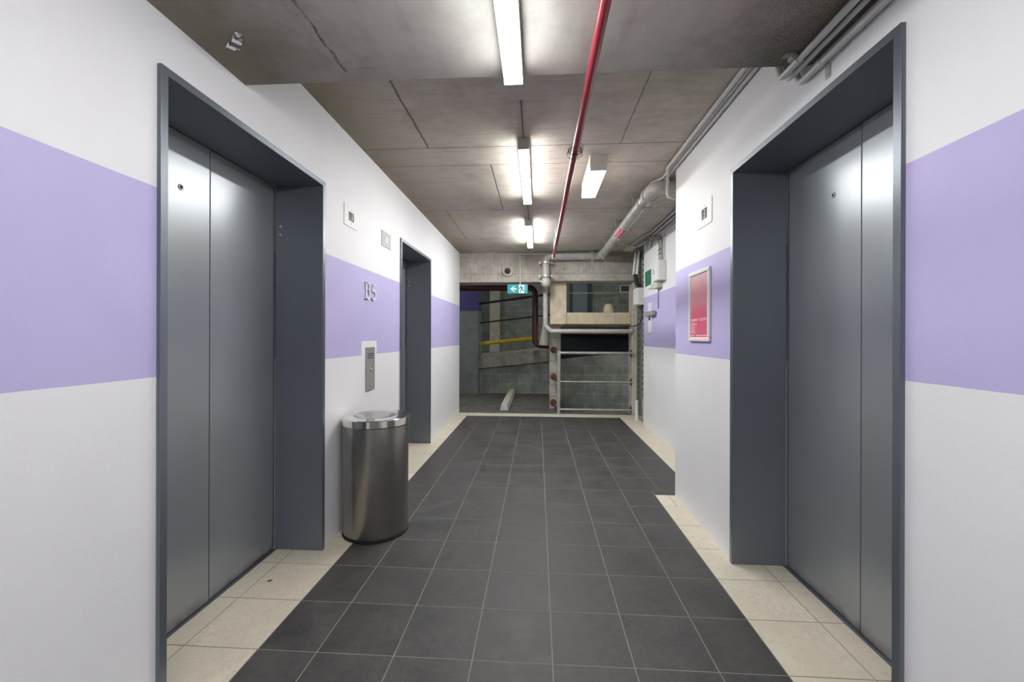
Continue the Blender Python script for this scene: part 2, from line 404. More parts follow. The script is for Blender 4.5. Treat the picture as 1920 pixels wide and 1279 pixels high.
struct('ceiling_soffit', bm, 'soffit', 'lower rough concrete soffit with a long crack over the near part of the corridor')

# tiled floor
bm = BM()
bx(bm, XL - .3, 1.8, YB, 6.62, -.06, -.0007, 2)
rows = [1.5565 + .3 * k for k in range(-16, 17)]
rows[-1] = 6.36
G = .0022
def tilebox(x0, x1, y0, y1, mi): bx(bm, x0 + G, x1 - G, y0 + G, y1 - G, -.01, 0, mi)
dk = [-1.075, -.841, -.541, -.241, .059, .359, .659]
JY = 3.276
for a, b in zip(rows, rows[1:]):
    for c, d in zip(dk, dk[1:]): tilebox(c, d, a, b, 0)
    tilebox(-1.375, -1.075, a, b, 1); tilebox(-1.52, -1.375, a, b, 1)
    if b <= JY:
        tilebox(.659, .9, a, b, 0); tilebox(.9, 1.197, a, b, 1); tilebox(1.197, 1.34, a, b, 1)
    elif a < JY:
        tilebox(.659, .9, a, b, 0); tilebox(.9, 1.0, a, JY, 1); tilebox(1.0, 1.197, a, JY, 1); tilebox(1.197, 1.34, a, JY, 1)
        tilebox(.9, 1.23, JY, b, 0); tilebox(1.23, 1.45, JY, b, 1)
    else:
        tilebox(.659, .959, a, b, 0); tilebox(.959, 1.232, a, b, 0); tilebox(1.232, 1.50, a, b, 1)
xs = [-1.375, -1.075] + dk[2:] + [.959, 1.232, 1.52]
for c, d in zip(xs, xs[1:]): tilebox(c, d, 6.36, 6.60, 1)
struct('floor', bm, ['tile_dark', 'tile_light', 'grout'], 'charcoal tiled floor with a cream tile border and pale grout')

# lift entrances: steel lining, casing, two sliding panels
def lift(name, y0, wdt, hgt, xw, side, label, lock_yz):
    """side -1: opening in the left wall, +1: in the right wall"""
    t = thing(name, (xw, y0 + wdt / 2, 0), label, 'door', None, 'structure')
    dep = .262
    xo, xi = xw - side * .010, xw + side * dep
    X0, X1 = min(xo, xi), max(xo, xi)
    tk = .027
    bm = BM(); bx(bm, X0, X1, y0, y0 + tk, 0, hgt); obj('jamb', bm, 'lining', t, .0015)
    bm = BM(); bx(bm, X0, X1, y0 + wdt - tk, y0 + wdt, 0, hgt); far = obj('jamb', bm, 'lining', t, .0015)
    bm = BM(); bx(bm, X0, X1, y0 + tk + .0005, y0 + wdt - tk - .0005, hgt - tk, hgt); obj('head', bm, 'lining', t, .0015)
    c0, c1 = xw - side * .0105, xw - side * .0135     # front casing strip
    bm = BM()
    a, b = min(c0, c1), max(c0, c1)
    bx(bm, a, b, y0, y0 + tk, 0, hgt); bx(bm, a, b, y0 + wdt - tk, y0 + wdt, 0, hgt); bx(bm, a, b, y0 + tk, y0 + wdt - tk, hgt - tk, hgt)
    obj('casing', bm, 'casing', t, .0008)
    for k, z in enumerate((1.83, 1.784) if side < 0 else ()):
        bm = BM(); lathe(bm, [(0, .003), (.005, .003), (.007, .001), (.007, 0)], (xw + side * .235, y0 + wdt - tk, z), '-Y', 16)
        obj('sensor_button', bm, 'housing', far)
    xd = xw + side * .266
    mid = y0 + (.547 if side < 0 else .529)
    for k, (a, b) in enumerate(((y0 + tk + .001, mid - .0045), (mid + .0045, y0 + wdt - tk - .0062))):
        bm = BM(); off = .0 if k == 0 else .004
        bx(bm, min(xd, xd + side * (.03)) + side * off, max(xd, xd + side * .03) + side * off, a, b, .006, hgt - tk - .004)
        p = obj('door_panel', bm, 'door', t, .002)
        if a < lock_yz[0] < b:
            bm = BM(); x = xd + side * off
            lathe(bm, [(.0065, .001), (.0075, .0035), (.012, .0035), (.0135, .001), (.0135, 0)], (x, lock_yz[0], lock_yz[1]), 'X' if side < 0 else '-X', 24)
            lathe(bm, [(0, .0005), (.0072, .0005)], (x, lock_yz[0], lock_yz[1]), 'X' if side < 0 else '-X', 24, 1)
            l = obj('keyhole', bm, ['housing', 'gap'], p); l['label'] = 'round chrome keyhole ring'
    bm = BM(); xs_ = sorted((xd + side * .006, xd + side * .033)); bx(bm, xs_[0], xs_[1], mid - .0042, mid + .0042, .006, hgt - tk - .006); obj('seam_shade', bm, 'gap', t)  # dark strip filling the panel seam, in place of its shade
    bm = BM(); bx(bm, xs_[0], xs_[1], y0 + wdt - tk - .006, y0 + wdt - tk - .0008, .006, hgt - tk - .006); obj('seam_shade', bm, 'gap', t)  # same dark strip for the shade at the far jamb
    bm = BM(); bx(bm, min(xd + side * .034, xd + side * .04), max(xd + side * .034, xd + side * .04), y0 + tk, y0 + wdt - tk, 0, hgt - tk); obj('shaft_backing', bm, 'gap', t)  # dark sheet behind the seams in place of the unlit shaft
    bm = BM(); s0, s1 = xd - side * .016, xd + side * .03
    bx(bm, min(s0, s1), max(s0, s1), y0 + tk + .001, y0 + wdt - tk - .001, -.001, .0035); obj('sill', bm, 'casing', t)
    return t
lift('door_1', L1, LW, LH, XL, -1, 'grey steel lift doors nearest on the left wall, with keyhole ring', (1.661, 1.83))
lift('door_2', L2, LW, LH, XL, -1, 'grey steel lift doors further down the left wall beyond the bin', (L2 + .387, 1.83))
lift('door_3', R1, RW, RH, XR, 1, 'grey steel lift doors in the near right wall', (1.962, 1.848))

# end of the corridor and car park beyond
bm = BM(); bx(bm, XL - .3, .215, 6.50, 6.86, 2.055, CZ + .05); bx(bm, .215, 1.75, 6.54, 6.86, 2.075, CZ + .05)
bx(bm, .215, 1.50, 6.525, 6.54, 2.075, 2.20)
struct('trim_1', bm, 'beam', 'stained concrete beam across the end of the corridor', .008)
bm = BM(); bx(bm, 1.463, 1.62, 6.62, 6.86, -.02, 2.075)
struct('trim_2', bm, 'pillar', 'narrow concrete pillar at the right end of the railing', .006)
bm = BM(); bx(bm, .198, .455, 6.68, 6.95, 1.41, 2.075)
struct('trim_3', bm, 'sill', 'short hanging concrete column left of the upper opening', .006)
bm = BM(); bx(bm, .457, 1.46, 6.70, 6.86, 1.412, 1.596); bx(bm, .457, 3.2, 6.90, 10.6, 1.412, 1.56)  # rear slab extended to carry the added lamp and darken the recess
struct('trim_4', bm, 'sill', 'yellowed concrete sill under the upper opening', .006)
bm = BM(); bx(bm, .2, .388, 7.1, 7.3, -.02, 1.41)
struct('wall_block_pier', bm, 'blocks_light', 'pale blockwork pier behind the railing post')
bm = BM()
bx(bm, -5, .40, 6.62, 9.6, -.25, -.004); bx(bm, .40, 1.8, 6.62, 6.80, -.25, -.004)
struct('floor_car_park', bm, 'park_floor', 'bare concrete car park floor beyond the tiles')
bm = BM(); bx(bm, .40, 5, 6.80, 9.6, -1.35, -1.2)
struct('floor_lower_ramp', bm, 'park_floor', 'dark lower ramp floor below the railing')
bm = BM(); prism(bm, [(-5, -1.3), (3.2, -1.3), (3.2, 1.03), (-3.5, .29), (-5, .29)], 1, 9.0, 9.2)
struct('wall_block_front', bm, 'blocks', 'grey blockwork wall under the sloping ramp edge')
bm = BM(); bx(bm, .5, 3.2, 10.4, 10.6, -1.3, 1.412)  # wall added to close off the recess and keep it dark
struct('wall_recess_shade', bm, 'recess_shade', 'added wall with bluish shade in its colour above the blockwork behind the railing')
bm = BM()
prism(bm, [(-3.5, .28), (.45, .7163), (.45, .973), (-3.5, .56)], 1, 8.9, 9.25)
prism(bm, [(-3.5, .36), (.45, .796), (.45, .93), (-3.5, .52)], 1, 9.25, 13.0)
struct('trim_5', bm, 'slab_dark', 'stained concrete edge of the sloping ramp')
bm = BM(); bx(bm, -5, 5, 13.0, 13.2, -1.3, 3.4)
struct('wall_block_back', bm, 'blocks', 'grey blockwork wall at the back of the car park')
bm = BM(); bx(bm, -1.9, -1.255, 8.82, 9.35, -.02, 2.6)
struct('wall_park_pier', bm, 'wall_park', 'dark grey pier with a navy band left of the ramp')
bm = BM(); bx(bm, -1.466, -1.165, 12.75, 13.0, .5, 3.4)
struct('trim_6', bm, 'pillar', 'pale concrete pilaster on the back blockwork wall')
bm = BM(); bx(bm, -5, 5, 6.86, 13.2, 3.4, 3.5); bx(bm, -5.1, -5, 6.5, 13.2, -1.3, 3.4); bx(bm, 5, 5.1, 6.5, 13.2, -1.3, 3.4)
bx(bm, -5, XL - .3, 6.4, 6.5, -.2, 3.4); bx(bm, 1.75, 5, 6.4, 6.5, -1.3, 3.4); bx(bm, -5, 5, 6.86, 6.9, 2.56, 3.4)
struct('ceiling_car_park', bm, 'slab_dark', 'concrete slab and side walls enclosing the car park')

# ------------------------------------------------------------------ ceiling lights
def batten(x, y0, y1, zt, label, wd=.072, hh=.075, mat='diffuser', group=None, name='batten_light', endcap='housing'):
    t = thing(name, (x, (y0 + y1) / 2, zt), label, 'ceiling light', group)
    bm = BM(); bx(bm, x - wd / 2, x + wd / 2, y0 + .008, y1 - .008, zt - hh + .020, zt - .0005); obj('housing', bm, 'housing', t, .002)
    bm = BM(); z0, z1 = zt - hh, zt - hh + .0198; r = .010
    prism(bm, [(x - wd / 2 + .001, z1), (x - wd / 2 + .001, z0 + r), (x - wd / 2 + r, z0), (x + wd / 2 - r, z0), (x + wd / 2 - .001, z0 + r), (x + wd / 2 - .001, z1)], 1, y0 + .0085, y1 - .0085)
    obj('diffuser', bm, mat, t)
    for a, b in ((y0, y0 + .008), (y1 - .008, y1)):
        bm = BM(); bx(bm, x - wd / 2, x + wd / 2, a, b, zt - hh - .001, zt - .0005); obj('end_cap', bm, endcap, t, .001)
    return t
batten(-.096, .40, 1.62, SZ, 'white batten light nearest overhead, mounted under the low soffit', endcap='housing', mat='diffuser_dim')
batten(-.096, 2.735, 3.885, CZ, 'white batten light in the middle of the ceiling, second of the row of three')
batten(-.105, 4.63, 5.79, CZ, 'smallest white batten light, furthest of the row of three', mat='diffuser_far')
batten(.428, 3.005, 3.60, CZ, 'short wide box light with a warm diffuser right of the red pipe', wd=.118, hh=.118, mat='diffuser_warm', name='emergency_light')
for y in (-.95, -2.5): batten(-.096, y - .6, y + .6, SZ, 'white batten light behind the viewer, %s' % ('next after the nearest one' if y > -1.5 else 'last before the back wall'), mat='diffuser_dim')
batten(-2.7, 9.4, 10.6, 3.4, 'added unseen batten light left in the car park', group='added car park lights out of view', mat='diffuser_fill')  # unseen lamps added here to brighten the car park
batten(2.9, 9.4, 10.6, 3.4, 'added unseen batten light right in the car park', group='added car park lights out of view', mat='diffuser_fill')
batten(.9, 10.2, 11.4, 3.4, 'added unseen batten light in the middle of the car park', group='added car park lights out of view', mat='diffuser_fill')
batten(2.5, 7.2, 8.4, 1.41, 'added unseen batten light under the slab right of the lower opening', mat='diffuser_dim')  # added out of sight to brighten the void below the railing
batten(-2.3, 7.0, 8.2, 2.9, 'added unseen batten light near the left pier of the car park', group='added car park lights out of view', mat='diffuser_fill')

# ------------------------------------------------------------------ litter bin
BX, BY, BR, BH = -1.008, 2.572, .197, .715
t = thing('litter_bin', (BX, BY, 0), 'round dark metal litter bin with a polished lid against the left wall', 'bin')
bm = BM(); lathe(bm, [(0, .012), (BR - .012, .012), (BR - .004, .018), (BR - .001, .03), (BR - .001, BH - .05), (BR - .006, BH - .045), (BR - .006, BH - .03)], (BX, BY, 0), seg=72); obj('body', bm, 'hammered', t)
bm = BM(); lathe(bm, [(0, 0), (BR - .004, 0), (BR + .001, .004), (BR + .001, .013), (BR - .006, .0165), (0, .0165)], (BX, BY, 0), seg=72); obj('base_ring', bm, 'black', t)
bm = BM(); lathe(bm, [(BR - .004, BH - .044), (BR + .003, BH - .044), (BR + .0035, BH - .004), (BR, BH), (BR - .008, BH + .001), (.132, BH + .003), (.130, BH - .004), (0, BH - .004)], (BX, BY, 0), seg=72); lid = obj('lid', bm, 'chrome', t)
bm = BM(); lathe(bm, [(0, .004), (.08, .001), (.122, -.001), (.126, -.004), (.126, -.006)], (0, 0, 0), seg=64)
bmesh.ops.transform(bm, matrix=Matrix.Translation((BX, BY, BH + .005)) @ Matrix.Rotation(math.radians(3), 4, 'Y'), verts=bm.verts); obj('flap', bm, 'brushed', lid)

# ------------------------------------------------------------------ left wall fittings
def wall_l(u, v, t): return (XL + t, u, v)                 # u along +Y
def wall_r(u, v, t): return (XR - t, u, v)
t = thing('floor_sign', (XL, 2.985, 1.535), 'raised silver B5 floor number on the purple band of the left wall', 'sign')
bm = BM(); h, x0, z0 = .118, 2.885, 1.476
stroke(bm, [(x0 + .022, z0), (x0 + .022, z0 + h)], .018, wall_l, 0.001, .012)
for zz in (z0 + .003, z0 + h - .003): stroke(bm, [(x0, zz), (x0 + .04, zz)], .006, wall_l, 0.001, .012)
stroke(bm, [(x0 + .03, z0 + h - .004), (x0 + .045, z0 + h - .004)] + arc(x0 + .045, z0 + h - .031, .032, .027, 90, -90) + [(x0 + .03, z0 + h - .058)], .010, wall_l, 0.001, .012)
stroke(bm, [(x0 + .03, z0 + h - .058), (x0 + .048, z0 + h - .058)] + arc(x0 + .048, z0 + .032, .036, .028, 90, -90) + [(x0 + .03, z0 + .004)], .011, wall_l, 0.001, .012)
obj('letter', bm, 'letter', t)
bm = BM(); x0 = 3.005
stroke(bm, [(x0 + .068, z0 + h - .006), (x0 + .018, z0 + h - .006)], .013, wall_l, 0.001, .012)
stroke(bm, [(x0 + .022, z0 + h - .002), (x0 + .012, z0 + .062)], .009, wall_l, 0.001, .012)
stroke(bm, [(x0 + .012, z0 + .064)] + arc(x0 + .036, z0 + .038, .034, .034, 125, -150, 14), .012, wall_l, 0.001, .012)
obj('digit', bm, 'letter', t)

def seg7(digits, place, u0, v0, w_, h_, gap, flip, t0, t1):
    bm = BM(); segs = {'a': ((0, 1), (1, 1)), 'b': ((1, 1), (1, .5)), 'c': ((1, .5), (1, 0)), 'd': ((0, 0), (1, 0)), 'e': ((0, .5), (0, 0)), 'f': ((0, 1), (0, .5)), 'g': ((0, .5), (1, .5))}
    which = {'1': 'bc', '3': 'abgcd'}
    for i, d in enumerate(digits):
        for s in which[d]:
            pts = [(u0 + flip * (i * gap + p[0] * w_), v0 + p[1] * h_) for p in segs[s]]; stroke(bm, pts, .007, place, t0, t1)
    return bm
def indicator(yc, zc, side, label, plate, screen, digits, sz=(.19, .15)):
    pl = wall_l if side < 0 else wall_r; xw = XL if side < 0 else XR; sg = 1 if side < 0 else -1
    t = thing('lift_indicator', (xw, yc, zc), label, 'floor indicator')
    def slab(y0, y1, z0, z1, a, b):
        b_ = BM(); xs = sorted((xw + sg * a, xw + sg * b)); bx(b_, xs[0], xs[1], y0, y1, z0, z1); return b_
    hw, hh = sz[0] / 2, sz[1] / 2
    p = obj('face_plate', slab(yc - hw, yc + hw, zc - hh, zc + hh, .0005, .0045), plate, t, .0012)
    sw, sh = (hw * .36, hh * .42)
    s = obj('screen', slab(yc - sw, yc + sw, zc - sh, zc + sh, .0046, .0056), screen, t)
    if digits: obj('digits', seg7(digits, pl, yc - (.004 if sg > 0 else -.004) * 1, zc - sh * .72, .016, sh * 1.44, .026, 1 if side < 0 else -1, .0057, .0063), 'digit', s)
    for dy, dz in ((hw * .62, 0), (-hw * .62, 0), (0, hh * .66), (0, -hh * .66)):
        bm = BM(); lathe(bm, [(0, .0012), (.0032, .0010), (.0036, 0)], (xw + sg * .0045, yc + dy, zc + dz), 'X' if side < 0 else '-X', 10)
        obj('screw', bm, 'ink', t)
    return t
indicator(2.670, 1.988, -1, 'white framed floor indicator with dark display right of the nearest left lift', 'plastic', 'screen', '11', (.196, .135))
indicator(3.310, 1.985, -1, 'brushed steel floor indicator left of the further left lift', 'plate_grey', 'screen_grey', None, (.205, .122))
indicator(2.71, 1.988, 1, 'white framed floor indicator on the near right wall above the poster', 'plastic', 'screen', '3', (.225, .20 * .78))

t = thing('call_panel', (XL, 2.989, .973), 'tall brushed steel lift call panel below the purple band on the left wall', 'call panel')
bm = BM(); bx(bm, XL + .0005, XL + .008, 2.911, 3.067, .818, 1.130); obj('face_plate', bm, 'plate_grey', t, .0015)
bm = BM(); lathe(bm, [(0, .004), (.009, .004), (.010, .002), (.0165, .002), (.018, 0)], (XL + .008, 2.989, .972), 'X', 28); lathe(bm, [(.0095, .0045), (.0162, .0024)], (XL + .008, 2.989, .972), 'X', 28, 1); obj('call_button', bm, ['plastic', 'gap'], t)
bm = BM(); random.seed(3)
for r, z in enumerate((1.083, 1.068, 1.052)):
    y = 2.938
    while y < 3.038 - (.02 if r == 2 else 0):
        l = random.uniform(.008, .02); bx(bm, XL + .0081, XL + .0087, y, y + l, z - .004, z + .004); y += l + .005
obj('engraved_text', bm, 'ink', t)
for z in (1.105, .845):
    bm = BM(); lathe(bm, [(0, .0015), (.0035, .0012), (.004, 0)], (XL + .008, 2.989, z), 'X', 12); obj('screw', bm, 'chrome', t)

# ------------------------------------------------------------------ poster on the right wall
y0, y1, z0, z1 = 2.612, 2.952, 1.183, 1.645
t = thing('poster_frame', (XR, (y0 + y1) / 2, (z0 + z1) / 2), 'white snap frame holding a pink poster on the near right wall', 'poster')
fw = .026
for a, b, c, d in ((y0, y1, z0, z0 + fw), (y0, y1, z1 - fw, z1), (y0, y0 + fw, z0 + fw, z1 - fw), (y1 - fw, y1, z0 + fw, z1 - fw)):
    bm = BM(); bx(bm, XR - .016, XR - .0005, a, b, c, d); obj('frame_rail', bm, 'plastic', t, .005)
bm = BM(); bx(bm, XR - .008, XR - .0008, y0 + fw - .002, y1 - fw + .002, z0 + fw - .002, z1 - fw + .002); p = obj('poster_sheet', bm, 'poster', t); p['label'] = 'pink printed poster sheet'
bm = BM(); random.seed(5)
def line_of(yfar, z, length, hgt):
    y = yfar
    while y > yfar - length:
        l = random.uniform(.008, .018); bx(bm, XR - .0086, XR - .0081, max(y - l, yfar - length), y, z - hgt / 2, z + hgt / 2); y -= l + .0035
line_of(2.915, 1.327, .125, .005); line_of(2.915, 1.319, .10, .004); line_of(2.77, 1.330, .10, .005); line_of(2.775, 1.320, .125, .004)
for k in range(10): line_of(2.915, 1.306 - k * .0075, random.uniform(.05, .10), .0028)
for yy, l in ((2.915, .05), (2.83, .10), (2.72, .075)): line_of(yy, 1.221, l, .006)
obj('printed_text', bm, 'print_white', p)

# ------------------------------------------------------------------ pipes and conduits on the ceiling
t = thing('sprinkler_pipe', (.196, 3, 2.2), 'long red painted pipe running along the ceiling', 'pipe')
bm = BM(); tube(bm, [(.198, YB, 2.2), (.196, 5.22, 2.2)], .0175, 20); obj('pipe', bm, 'red', t)
for y in (.2, 4.56):
    zt = SZ if y < SY else CZ
    bm = BM(); tube(bm, [(.196, y, 2.218), (.196, y, zt - .001)], .004, 8); tube(bm, [(.196, y - .01, 2.2), (.196, y + .01, 2.2)], .021, 16); obj('hanger', bm, 'galv', t)
bm = BM(); bx(bm, .176, .216, 5.205, 5.228, 2.178, 2.222); tube(bm, [(.2, 5.235, 2.19), (.2, 5.235, CZ - .001)], .004, 8); obj('end_bracket', bm, 'galv', t, .002)
bm = BM(); random.seed(11)
for k in range(11):
    c = Vector((.197, 2.235 + random.uniform(-.04, .05), 2.2)); r = random.uniform(.024, .042); ph = random.uniform(0, 6); tl = random.uniform(-.5, .5)
    pts = []
    for i in range(26):
        a = ph + i / 25 * PI * 2.1; pts.append(c + Vector((r * math.cos(a), tl * r * math.sin(a * 1.3 + ph) * .8 + i * .0006, r * .62 * math.sin(a))))
    tube(bm, pts, .0009, 5)
tag(obj('wire_coil', bm, 'cable'), 'tangled loops of thin dark wire wrapped around the red pipe', 'wire')

t = thing('hydrant_pipe', (.955, 5, 2.43), 'large galvanised pipe along the right of the ceiling, across the end beam and down', 'pipe')
gx, gz, gr = .955, 2.432, .055
bm = BM(); tube(bm, [(gx, 3.62, gz), (gx, 6.30, gz)], gr, 24, cap=False); obj('pipe', bm, 'galv', t)
bm = BM()
tube(bm, [(1.46, 3.50, gz), (1.13, 3.50, gz), (gx + .045, 3.50, gz), (gx, 3.545, gz), (gx, 3.66, gz)], .060, 24, .06); obj('elbow', bm, 'pipe_grey', t)
def ring(c, ax, r, w_, mat='galv'):
    bm = BM(); a = Vector(ax) * w_ / 2; c = Vector(c); tube(bm, [c - a, c + a], r, 24)
    side = Vector((0, 0, 1)) if abs(ax[2]) < .5 else Vector((1, 0, 0)); s2 = Vector(ax).cross(side)
    for s in (1, -1):
        q = c + side * s * (r + .012); d = s2 * .022
        tube(bm, [q - d, q + d], .007, 8); bx(bm, -.012, .012, -.012, .012, -.014, .014, mat=Matrix.Translation(q))
    return obj('coupling', bm, mat, t, .001)
ring((gx, 3.68, gz), (0, 1, 0), .069, .05, 'pipe_grey'); ring((gx, 3.86, gz), (0, 1, 0), .062, .012)
ring((gx, 5.02, gz), (0, 1, 0), .061, .018); ring((gx, 6.20, gz), (0, 1, 0), .068, .05)
ring((1.02 - .2, 6.40, gz), (1, 0, 0), .070, .05)
bm = BM(); tube(bm, [(gx, 6.25, gz), (gx, 6.40, gz), (.66, 6.40, gz), (.12, 6.40, gz), (.12, 6.40, 1.98)], .055, 24, .075); obj('cross_pipe', bm, 'pipe_grey', t)
ring((.12, 6.40, 2.335), (0, 0, 1), .080, .036, 'galv'); ring((.12, 6.40, 2.13), (0, 0, 1), .080, .03, 'galv')
bm = BM(); lathe(bm, [(0, -.085), (.035, -.078), (.066, -.045), (.074, 0), (.066, .045), (.045, .07)], (.12, 6.40, 2.04), seg=24)
tube(bm, [(.03, 6.36, 2.05), (.12, 6.36, 2.03)], .02, 12); obj('valve_body', bm, 'pipe_grey', t)
bm = BM(); tube(bm, [(.12, 6.42, 2.0), (.12, 6.60, 1.93), (.12, 6.62, 1.80), (.12, 6.62, 1.385), (.205, 6.62, 1.298), (1.462, 6.62, 1.298)], .037, 20, .05); obj('drop_pipe', bm, 'pipe_grey', t)
for p_, ax in (((.12, 6.62, 1.72), (0, 0, 1)), ((.12, 6.62, 1.42), (0, 0, 1)), ((.26, 6.62, 1.298), (1, 0, 0))):
    a = Vector(ax) * .012; bm = BM(); tube(bm, [Vector(p_) - a, Vector(p_) + a], .041, 20); obj('joint_collar', bm, 'galv', t)
for y in (3.90, 4.72, 5.55):
    bm = BM(); bx(bm, gx - .10, gx + .10, y - .02, y + .02, CZ - .02, CZ - .0005); tube(bm, [(gx - .09, y, CZ - .02), (gx - .085, y, gz)], .004, 8); tube(bm, [(gx + .072, y, CZ - .02), (gx + .072, y, gz - .05)], .004, 8); obj('hanger_bracket', bm, 'conduit_dark', t)
# printed pipe label wrapped on the underside
def onpipe(u, a, r):        # u along the pipe (Y), a = angle round the pipe from straight down toward -X
    return Vector((gx - math.sin(a) * r, u, gz - math.cos(a) * r))
def pipe_patch(u0, u1, a0, a1, r, name, mat, n=8):
    bm = BM(); vs = [[bm.verts.new(onpipe(u, a0 + (a1 - a0) * i / n, r)) for i in range(n + 1)] for u in (u0, u1)]
    for i in range(n): bm.faces.new([vs[0][i], vs[0][i + 1], vs[1][i + 1], vs[1][i]])
    return obj(name, bm, mat, t)
pipe_patch(4.62, 5.05, -.35, 1.25, gr + .0015, 'label_border', 'print_white')
pipe_patch(4.645, 5.025, -.22, 1.12, gr + .0025, 'pipe_label', 'label_red')
bm = text_mesh('HYDRANT', .078, Matrix.Identity(4), .0)
bmesh.ops.subdivide_edges(bm, edges=[e for e in bm.edges if e.calc_length() > .02], cuts=3)
for v in bm.verts:
    u, vv = v.co.x, v.co.y; v.co = onpipe(4.835 - u * .98, .45 + vv / gr * .72, gr + .0035)
obj('label_text', bm, 'print_white', t)

# conduits along the right wall / ceiling corner
cg = 'conduits along the right ceiling corner'
def conduit(pts, r, label, fr=.03, mat='conduit', name='conduit', group=None, clips=()):
    bm = BM(); tube(bm, pts, r, 12, fr)
    if not clips: return tag(obj(name, bm, mat), label, 'conduit', group)
    t_ = thing(name, pts[0], label, 'conduit', group); obj('tube', bm, mat, t_)
    for c in clips:
        b_ = BM(); tube(b_, [Vector(c) - Vector((0, .012, 0)), Vector(c) + Vector((0, .012, 0))], r + .003, 12); obj('saddle', b_, 'conduit', t_, .001)
    return t_
conduit([(.962, YB, 2.238), (.962, 1.725, 2.238), (.975, 1.79, 2.36), (.982, 1.83, 2.495), (.982, 3.25, 2.495), (1.01, 3.34, 2.47), (1.01, 3.345, 2.31), (1.07, 3.36, 2.295), (1.09, 3.36, 2.295)], .0125, 'leftmost grey conduit running under the soffit, ending in a hooked drop at the wall corner', .03, clips=[(.962, 1.62, 2.238), (.982, 3.15, 2.495)])
conduit([(.998, YB, 2.240), (.998, 1.74, 2.240), (1.003, 1.80, 2.36), (1.007, 1.84, 2.497), (1.007, 3.45, 2.497), (.94, 3.58, 2.497)], .0105, 'middle grey conduit of the three along the right soffit corner', .03)
conduit([(1.0315, YB, 2.213), (1.0315, 1.72, 2.213), (1.0315, 1.78, 2.33), (1.0315, 1.82, 2.492), (1.0315, 3.62, 2.492)], .0125, 'lowest grey conduit against the right wall above the lift', .03, clips=[(1.0315, 1.60, 2.213), (1.0315, 3.12, 2.492)])
bm = BM(); bx(bm, 1.0465, 1.0495, 1.575, 1.60, 2.15, 2.20); lathe(bm, [(0, .003), (.005, .002), (.006, 0)], (1.0465, 1.5875, 2.165), '-X', 12)
tag(obj('conduit_clip', bm, 'galv', None, .001), 'small metal strap screwed to the right wall below the conduits', 'clip')
bm = BM(); bx(bm, .905, .95, 1.60, 1.625, SZ - .006, SZ - .0005); bx(bm, .93, .95, 1.598, 1.628, SZ - .02, SZ - .006)
tag(obj('soffit_clip', bm, 'galv', None, .001), 'bent metal clip on the soffit edge left of the conduits', 'clip')
# saddle bracket on the soffit, left
t = thing('pipe_saddle', (-1.07, 1.42, SZ), 'empty metal pipe saddle bolted to the soffit above the left lift', 'bracket')
bm = BM()
prof = [(-.055, 0), (-.018, 0)] + [(-.018 + .018 * (1 - math.cos(a)), .022 * math.sin(a)) for a in [PI * k / 8 for k in range(1, 8)]] + [(.018, 0), (.045, 0)]
R_ = Matrix.Translation((-1.07, 1.42, SZ - .001)) @ Matrix.Rotation(math.radians(-39), 4, 'Z') @ Matrix.Scale(1.15, 4)
for (a, za), (b, zb) in zip(prof, prof[1:]):
    q = [R_ @ Vector(p) for p in ((a, -.013, -za), (b, -.013, -zb), (b, .013, -zb), (a, .013, -za))]
    q2 = [p + Vector((0, 0, -.0018)) for p in q]
    A = [bm.verts.new(p) for p in q]; B = [bm.verts.new(p) for p in q2]; bm.faces.new(A); bm.faces.new(B[::-1])
    for k in range(4): bm.faces.new([A[k], B[k], B[(k + 1) % 4], A[(k + 1) % 4]])
obj('strap', bm, 'chrome', t)
bm = BM(); lathe(bm, [(0, -.012), (.006, -.012), (.006, -.006), (.013, -.006), (.013, -.002)], R_ @ Vector((.032, 0, 0)), seg=6); obj('bolt', bm, 'chrome', t)
# wiring between the battens
conduit([(-.096, 2.30, 2.506), (-.096, 2.733, 2.506)], .003, 'thin cable on the ceiling in front of the middle batten light', 0, 'cable', 'ceiling_cable')
conduit([(-.10, 3.888, 2.506), (-.102, 4.628, 2.506)], .003, 'thin cable on the ceiling between the middle and furthest batten lights', 0, 'cable', 'ceiling_cable')

# conduits on the set-back right wall
conduit([(1.425, 3.30, 2.470), (1.425, 5.30, 2.470), (1.425, 5.42, 2.42), (1.425, 5.5, 2.36)], .016, 'upper grey conduit along the top of the set-back right wall', .05)
conduit([(1.390, 3.30, 2.492), (1.390, 5.25, 2.492), (1.33, 5.45, 2.492), (1.30, 5.9, 2.49)], .013, 'outer grey conduit under the ceiling beside the set-back right wall', .05)
conduit([(1.438, 3.30, 2.430), (1.438, 5.20, 2.430)], .010, 'thin lowest conduit along the top of the set-back right wall', 0)
for k, lab in enumerate(('nearest', 'second', 'third', 'furthest')):
    y = 4.955 + .032 * k
    conduit([(1.405, y + .62, 2.485), (1.415, y + .42, 2.475), (1.432, y, 2.37), (1.432, y, 2.092)], .0095, '%s of the four conduits curving down into the white junction box' % lab, .12, 'conduit_dark')
bm = BM()
for z in (2.235, 2.185): bx(bm, 1.418, 1.4215, 4.935, 5.07, z - .003, z + .003)
tag(obj('conduit_strap', bm, 'ink'), 'dark strap holding the four conduits above the junction box', 'strap')
conduit([(1.436, 4.875, 2.43), (1.436, 4.875, 2.10)], .0075, 'single thin conduit dropping to the near corner of the junction box', 0)
t = thing('junction_box', (XF, 4.97, 1.98), 'white junction box with a blue mark high on the set-back right wall', 'electrical box')
bm = BM(); bx(bm, 1.365, XF - .0005, 4.84, 5.085, 1.862, 2.090); obj('case', bm, 'plastic', t, .004)
bm = BM(); bx(bm, 1.359, 1.3645, 4.846, 5.079, 1.868, 2.084); lid = obj('cover', bm, 'plastic', t, .002)
def boxface(u, v, t_): return (1.359 - t_, u, v)
